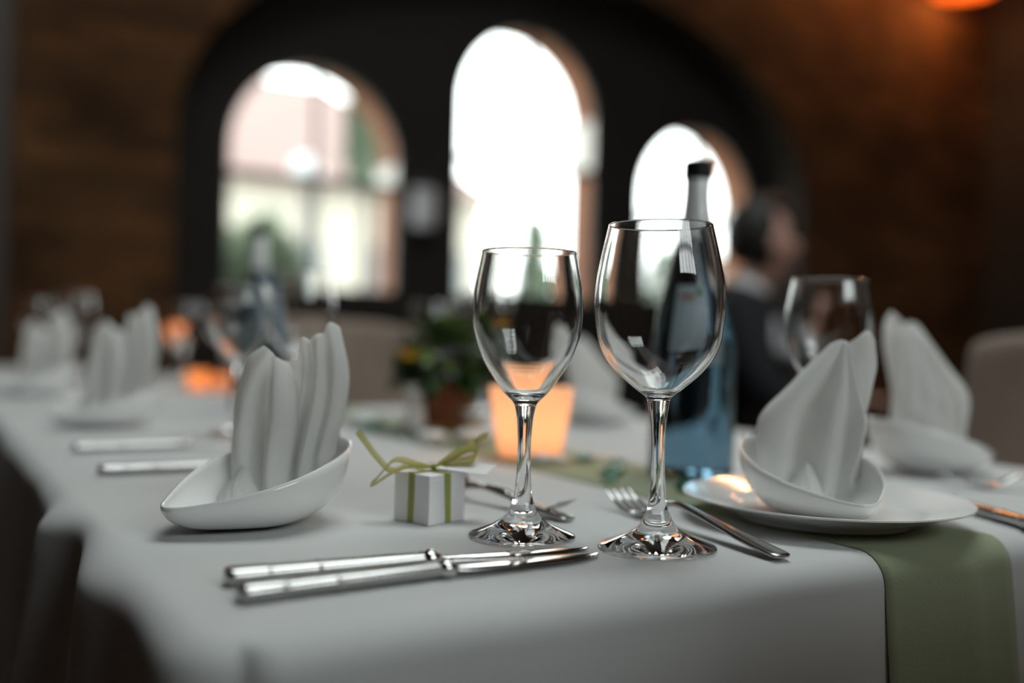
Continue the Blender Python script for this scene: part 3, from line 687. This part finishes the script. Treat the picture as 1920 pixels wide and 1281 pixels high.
# decorative glass nuggets on the runner
def nugget(p, s, m, label, flat=.55):
    pr = smoothprof([(.0001, 0), (s*.8, s*.03), (s, s*flat*.45), (s*.75, s*flat*.85), (.0001, s*flat)], 14)
    o = MB().lathe(pr, 20).build('glass_nugget', M[m], None, smooth=True); o.location = (p[0], p[1], .7530)
    return tag(o, label, 'glass nugget', 'glass nuggets scattered on the runner')
for p, s, m, lb in (((.465, .336), .013, 'gnug', 'dark green glass nugget between the bottle and the larger glass stem'), ((.497, .430), .012, 'gnug', 'green glass nugget right of the glowing peach cup'),
                    ((.470, .232), .012, 'gnug', 'green glass nugget at the left rim of the plate'), ((.447, .436), .013, 'wnug', 'white nugget at the foot of the peach cup, left one'),
                    ((.462, .425), .010, 'wnug', 'white nugget at the foot of the peach cup, right one'), ((.467, .622), .022, 'wnug', 'white nugget in front of the plant saucer, right one'),
                    ((.424, .640), .019, 'wnug', 'white nugget in front of the plant saucer, left one'), ((.440, .70), .016, 'gnug', 'green nugget left of the plant saucer'),
                    ((.432, .885), .022, 'wnug', 'white nugget farthest back on the runner, beside the near napkin'), ((.425, .82), .018, 'gnug', 'green nugget farthest back on the runner'),
                    ((.52, .40), .009, 'gnug', 'tiny green nugget behind the bottle base'), ((.435, .30), .008, 'gnug', 'tiny green nugget near the left runner edge, before the bottle')):
    nugget(p, s, m, lb, .8 if m == 'wnug' else .55)
for p, lb in (((.455, .755), 'small white salt shaker left of the potted plant'), ((.56, .90), 'small white pepper shaker behind the potted plant')):
    sh = empty('salt_shaker', (p[0], p[1], .7528), 0, lb, 'shaker', 'salt and pepper shakers')
    MB().lathe(smoothprof([(.0001, 0), (.014, 0), (.015, .004), (.012, .030), (.011, .040)], 14), 24).build('body', M['porcelain'], sh, smooth=True)
    MB().lathe(smoothprof([(.0112, .040), (.0115, .043), (.009, .050), (.0001, .052)], 10), 24).build('lid', M['porcelain'], sh, smooth=True)

# ------------------------------------------------------------------ chairs
def chair(loc, rz, label, m='taupe', backh=.915):
    c_ = empty('dining_chair', loc, rz, label, 'chair')      # local: faces +y, back at -y
    def seat(u, v):
        x = (u-.5)*.46; y = (v-.5)*.45; e = max(abs(u-.5), abs(v-.5))*2
        return (x, y, .47+.012*(1-e**4))
    sb = MB(); sb.grid(seat, 12, 12); sb.build('seat', M[m], c_, smooth=True, solid=.06, offset=-1)
    def back(u, v):
        x = (u-.5)*.45*(1-.06*v**2); y = -.215-.07*v-.025*(1-(2*u-1)**2); z_ = .42+(backh-.42)*v-.02*abs(2*u-1)**4*v
        return (x, y+.008*math.sin(u*9+v*4)*math.sin(v*3), z_)
    MB().grid(back, 16, 16).build('backrest', M[m], c_, smooth=True, solid=.05, sub=1)
    for sx in (-1, 1):
        MB().tube([(sx*.19, .185, .42), (sx*.195, .19, 0)], [.020, .015], 8).build('leg', M['darkwood'], c_)
        MB().tube([(sx*.19, -.185, .42), (sx*.195, -.23, 0)], [.020, .015], 8).build('leg', M['darkwood'], c_)
    return c_
chair((1.12, .385, 0), R(90), 'taupe upholstered chair at the right picture edge, beside the table')
chair((.49, -.03, 0), 0, 'unseen taupe upholstered chair added at the near table end, shading the hanging cloth')  # unseen chair implied by the end setting, added to shade the hanging cloth
chair((.76, 1.60, 0), R(180), 'taupe upholstered chair at the far end of the table, behind the plant')

# ------------------------------------------------------------------ seated guest in a dark suit
def skinned(name, V, E, Rr, m, parent, sub=2, root=0):
    me = bpy.data.meshes.new(name); me.from_pydata(V, E, []); me.update()
    o = bpy.data.objects.new(name, me); col.objects.link(o); me.materials.append(m); o.parent = parent
    o.modifiers.new('skin', 'SKIN')
    for i, r_ in enumerate(Rr):
        sv = me.skin_vertices[0].data[i]; rr = r_ if isinstance(r_, tuple) else (r_, r_); sv.radius = rr
        sv.use_root = (i == root)
    md = o.modifiers.new('sub', 'SUBSURF'); md.levels = sub; md.render_levels = sub
    o.modifiers['skin'].use_smooth_shade = True
    return o
PR = empty('person', (1.90, 1.71, 0), -YAW, 'seated guest with dark hair, dark suit and white shirt behind the bottle', 'person')
# local: +x towards the picture's right (the way the guest faces), +y away, z up
V = [(-.10,0,.52),(-.09,0,.66),(-.04,0,.84),(.02,0,.97),(.06,0,1.035),(.085,0,1.085),(.115,0,1.16),(.12,0,1.22),   # 0-7 spine, neck, head
     (.00,-.17,.965),(.05,-.22,.74),(.27,-.16,.72),(.34,-.14,.735),                                             # 8-11 near arm
     (.00,.17,.965),(.07,.22,.76),(.25,.12,.86),(.27,.09,.93),                                                  # 12-15 far arm raised
     (-.08,-.09,.50),(.34,-.11,.50),(.34,-.11,.10),(.46,-.11,.05),                                              # 16-19 near leg
     (-.08,.09,.50),(.34,.11,.50),(.34,.11,.10),(.46,.11,.05),                                                  # 20-23 far leg
     (.175,0,1.110),(.165,0,1.205)]                                                                             # 24-25 chin, brow
Ed = [(0,1),(1,2),(2,3),(3,4),(4,5),(5,6),(6,7),(3,8),(8,9),(9,10),(10,11),(3,12),(12,13),(13,14),(14,15),(0,16),(16,17),(17,18),(18,19),(0,20),(20,21),(21,22),(22,23),(6,24),(7,25)]
Rr = [.12,.11,.105,.075,.050,.052,(.108,.098),(.100,.090),.045,.038,.032,.034,.045,.038,.032,.034,.085,.062,.042,.035,.085,.062,.042,.035,(.050,.046),(.062,.062)]
skinned('body', V, Ed, Rr, M['skin'], PR)
# fingers, as short chains rooted in the palms
def hand(root, dirv, upv, name='fingers'):
    d_ = Vector(dirv).normalized(); u_ = Vector(upv).normalized(); s_ = d_.cross(u_).normalized(); o0 = Vector(root)
    for k, (off, L) in enumerate(((-.027, .062), (-.009, .072), (.009, .068), (.027, .055))):
        p = o0 + s_*off; mb = MB().tube([p, p+d_*L*.5, p+d_*L*.8-u_*L*.25, p+d_*L*.95-u_*L*.5], [.010, .009, .008, .006], 8); mb.build('finger', M['skin'], PR, smooth=True)
    p = o0 - s_*.03 - d_*.03; MB().tube([p, p-s_*.025+d_*.025, p-s_*.022+d_*.055], [.011, .010, .007], 8).build('thumb', M['skin'], PR, smooth=True)
hand((.365, -.14, .735), (1, .1, -.1), (0, 0, 1)); hand((.275, .085, .955), (-.2, -.3, 1), (-1, 0, 0))
def ell(name, c_, r_, m, cut=None, n=24, k=16, parent=None):
    V = []; F = []
    for i in range(k+1):
        ph = math.pi*i/k
        for j in range(n):
            a_ = 2*math.pi*j/n; V.append((c_[0]+r_[0]*math.sin(ph)*math.cos(a_), c_[1]+r_[1]*math.sin(ph)*math.sin(a_), c_[2]+r_[2]*math.cos(ph)))
    for i in range(k):
        for j in range(n):
            q = (i*n+j, (i+1)*n+j, (i+1)*n+(j+1) % n, i*n+(j+1) % n)
            if cut is None or all(cut(V[x]) for x in q): F.append(q)
    return mesh(name, V, F, m, parent or PR, smooth=True)
ell('hair', (.100, 0, 1.195), (.122, .106, .118), M['hair'], lambda v: (v[0] < .12 or (v[2] > 1.262 and v[0] < .168)) and v[2] > 1.085-.25*(v[0]-.09)).modifiers.new('t', 'SOLIDIFY').thickness = .012
ell('nose', (.178, 0, 1.160), (.024, .011, .024), M['skin'])
for s in (-1, 1):
    ell('ear', (.105, s*.100, 1.165), (.018, .010, .030), M['skin']); ell('eye', (.166, s*.033, 1.190), (.008, .013, .007), M['hair'])
ell('mouth', (.168, 0, 1.120), (.010, .022, .006), mat('lips', (.35, .12, .11), .5))
JV = [(-.10,0,.54),(-.09,0,.66),(-.04,0,.84),(.01,0,.96),(.040,0,1.035),(.00,-.17,.965),(.05,-.22,.74),(.22,-.175,.722),(.00,.17,.965),(.07,.22,.76),(.23,.135,.84)]
skinned('suit_jacket', JV, [(0,1),(1,2),(2,3),(3,4),(3,5),(5,6),(6,7),(3,8),(8,9),(9,10)], [.150,.145,.155,.125,.080,.075,.062,.050,.075,.062,.050], M['black'], PR)
TVv = [(-.08,0,.52),(-.08,-.09,.50),(.34,-.11,.50),(.34,-.11,.14),(-.08,.09,.50),(.34,.11,.50),(.34,.11,.14)]
skinned('trousers', TVv, [(0,1),(1,2),(2,3),(0,4),(4,5),(5,6)], [.14,.100,.076,.060,.100,.076,.060], M['black'], PR)
MB().tube([(.035, 0, 1.00), (.055, 0, 1.035), (.07, 0, 1.06)], [.060, .058, .055], 18).build('shirt_collar', M['shirt'], PR, smooth=True)
ell('shirt_front', (.105, 0, .90), (.050, .040, .075), M['shirt'])
MB().tube([(.215, -.177, .722), (.285, -.157, .721)], [.047, .045], 14).build('shirt_cuff', M['shirt'], PR, smooth=True)
MB().tube([(.225, .140, .838), (.258, .112, .885)], [.050, .046], 14).build('shirt_cuff', M['shirt'], PR, smooth=True)
for s in (-1, 1): ell('shoe', (.40, s*.11, .045), (.14, .05, .045), M['cap'])
ch3 = chair((1.90-.13*math.cos(YAW), 1.71+.13*math.sin(YAW), 0), -YAW-R(90), 'black chair under the seated guest', 'black', .86)

# ------------------------------------------------------------------ lamps
def sconce(x, z_, label, power):
    s_ = empty('wall_sconce', (x, NY-.22, z_), 0, label, 'wall lamp', 'orange wall sconces')
    MB().lathe([(.19, 0), (.13, .24), (.128, .24), (.188, 0)], 32).build('lamp_shade', M['shade'], s_, smooth=True)
    MB().tube([(0, .21, .05), (0, .06, .02), (0, 0, .06)], .012, 10).build('arm', M['iron'], s_, smooth=True)
    MB().box((0, .212, .05), (.10, .016, .16)).build('back_plate', M['iron'], s_)
    MB().lathe(smoothprof([(.0001, .05), (.025, .08), (.030, .11), (.015, .14), (.0001, .15)], 12), 16).build('bulb', mat('warm_bulb', (1, .8, .5), .5, emit=(1, .55, .2), estr=4), s_, smooth=True)
    l = bpy.data.lights.new('sconce_light', 'POINT'); l.energy = power; l.color = (1, .42, .13); l.shadow_soft_size = .10
    lo = bpy.data.objects.new('sconce_light', l); lo.location = (0, 0, .0); lo.parent = s_; col.objects.link(lo)
    return s_
sconce(5.50, 3.14, 'orange glowing wall sconce at the top right of the brick wall', 14)
sconce(4.70, 3.62, 'unseen orange wall sconce added high up to light the brick wall right of the niche', 50)  # out of view above the frame, added to lift the right brick wall
sconce(.42, 2.95, 'wall sconce above the brick pier left of the niche', 2.5)
wl = empty('wall_lantern', (2.00, WY-.07, 1.40), 0, 'small grey glass lantern on the niche wall between left and middle window', 'lantern')
MB().lathe([(.0001, 0), (.045, 0), (.055, .02), (.055, .19), (.052, .19), (.052, .02), (.0001, .005)], 24).build('glass_cylinder', mat('grey_lantern_glass', (.55, .56, .58), .3, spec=.6), wl, smooth=False)
MB().lathe([(.060, .19), (.060, .20), (.015, .24), (.0001, .25)], 24).build('cap', M['iron'], wl)
MB().box((0, .055, .12), (.02, .03, .18)).build('bracket', M['iron'], wl)

# ------------------------------------------------------------------ outside
gr = MB().add([(-60, 4.4, -.4), (80, 4.4, -.4), (80, 110, -.4), (-60, 110, -.4)], [(0, 1, 2, 3)]).build('courtyard_ground', mat('pale_paving', (.30, .28, .24), .9, var=.15, vscale=.6))
gr['kind'] = 'structure'; gr['label'] = 'pale sunless courtyard paving outside the windows'
hs = empty('house', (7.6, 20, -.4), R(-4), 'house with pale pink roof and cream walls outside the left window', 'building')
M['cream'] = mat('cream_render', (.36, .34, .29), .9, var=.08); M['roof'] = mat('pink_roof_tiles', (.165, .115, .105), .9, var=.15, vscale=2)
MB().box((0, 3, 2.2), (7.2, 6, 4.4)).build('walls', M['cream'], hs)
rf = MB().add([(-3.9, -.4, 4.35), (3.9, -.4, 4.35), (.6, 3, 7.3), (-3.9, 3, 7.3), (-3.9, 6.4, 4.35), (3.9, 6.4, 4.35)], [(0, 1, 2, 3), (3, 2, 5, 4), (1, 5, 2), (0, 3, 4), (0, 4, 5, 1)]).build('roof', M['roof'], hs)
for x in (-2.4, -.6, 1.2, 2.7):
    wn = MB().box((x, -.03, 2.6), (.9, .08, 1.3)).build('window', M['cream'], hs); MB().box((x, -.08, 2.6), (.75, .04, 1.15)).build('pane', mat('house_pane', (.12, .14, .15), .1), wn)
MB().box((.2, -.04, 1.05), (1.0, .1, 2.1)).build('door', M['darkwood'], hs)
MB().box((-3.0, 3.0, 7.4), (.6, .6, 1.2)).build('chimney', M['reveal'], hs)
def tree(loc, h, rx, label, seed, conifer=False):
    t = empty('tree', loc, 0, label, 'tree', 'trees outside the windows'); rg = random.Random(seed)
    MB().tube([(0, 0, 0), (.05, .03, h*.4), (0, 0, h*.85)], [.16, .12, .04], 8).build('trunk', M['darkwood'], t)
    if conifer:
        mb = MB()
        for i in range(900):
            v_ = rg.random()**.8; r_ = rx*(1-v_)*rg.uniform(.6, 1)+.05; a_ = rg.uniform(0, 6.28); p = Vector((r_*math.cos(a_), r_*math.sin(a_), h*(.12+.88*v_)))
            o_ = Vector((math.cos(a_), math.sin(a_), -.5)); sd = Vector((-math.sin(a_), math.cos(a_), 0)); mb.add([p-sd*.15, p+sd*.15, p+o_*.35], [(0, 1, 2)])
    else: mb = leafy(1400, (0, 0, h*.66), rx, h*.36, .30, rg)
    mb.build('crown', M['treeleaf'], t)['kind'] = 'stuff'
M['treeleaf'] = mat('tree_leaf', (.13, .17, .115), .8, var=.3, vscale=1.5)
tree((7.35, 17.6, -.4), 7.6, .30, 'slim green tree behind the mullion of the left window', 5)
tree((12.45, 19.5, -.4), 4.2, .95, 'pointed conifer low in the middle window', 6, True)
tree((13.2, 27.5, -.4), 3.6, 1.3, 'round bush left of the conifer in the middle window', 8)
tree((15.3, 22.5, -.4), 3.0, 1.2, 'round bush right of the conifer in the middle window', 9)
tree((2.60, 8.6, -.4), 2.1, .30, 'pale green bush at the left edge of the left window', 11)
tree((15.5, 17.5, -.4), 3.4, 1.4, 'green bush low in the right window', 12)
sl = empty('street_lamp', (3.50, 10.0, -.4), 0, 'white globe street lamp outside the left window', 'street lamp')
MB().tube([(0, 0, 0), (0, 0, 2.9)], [.06, .035], 12).build('pole', M['iron'], sl, smooth=True)
MB().lathe(smoothprof([(.0001, 2.88), (.10, 2.91), (.16, 3.03), (.10, 3.15), (.0001, 3.19)], 16), 24).build('globe', mat('white_globe', (.36, .37, .38), .3), sl, smooth=True)
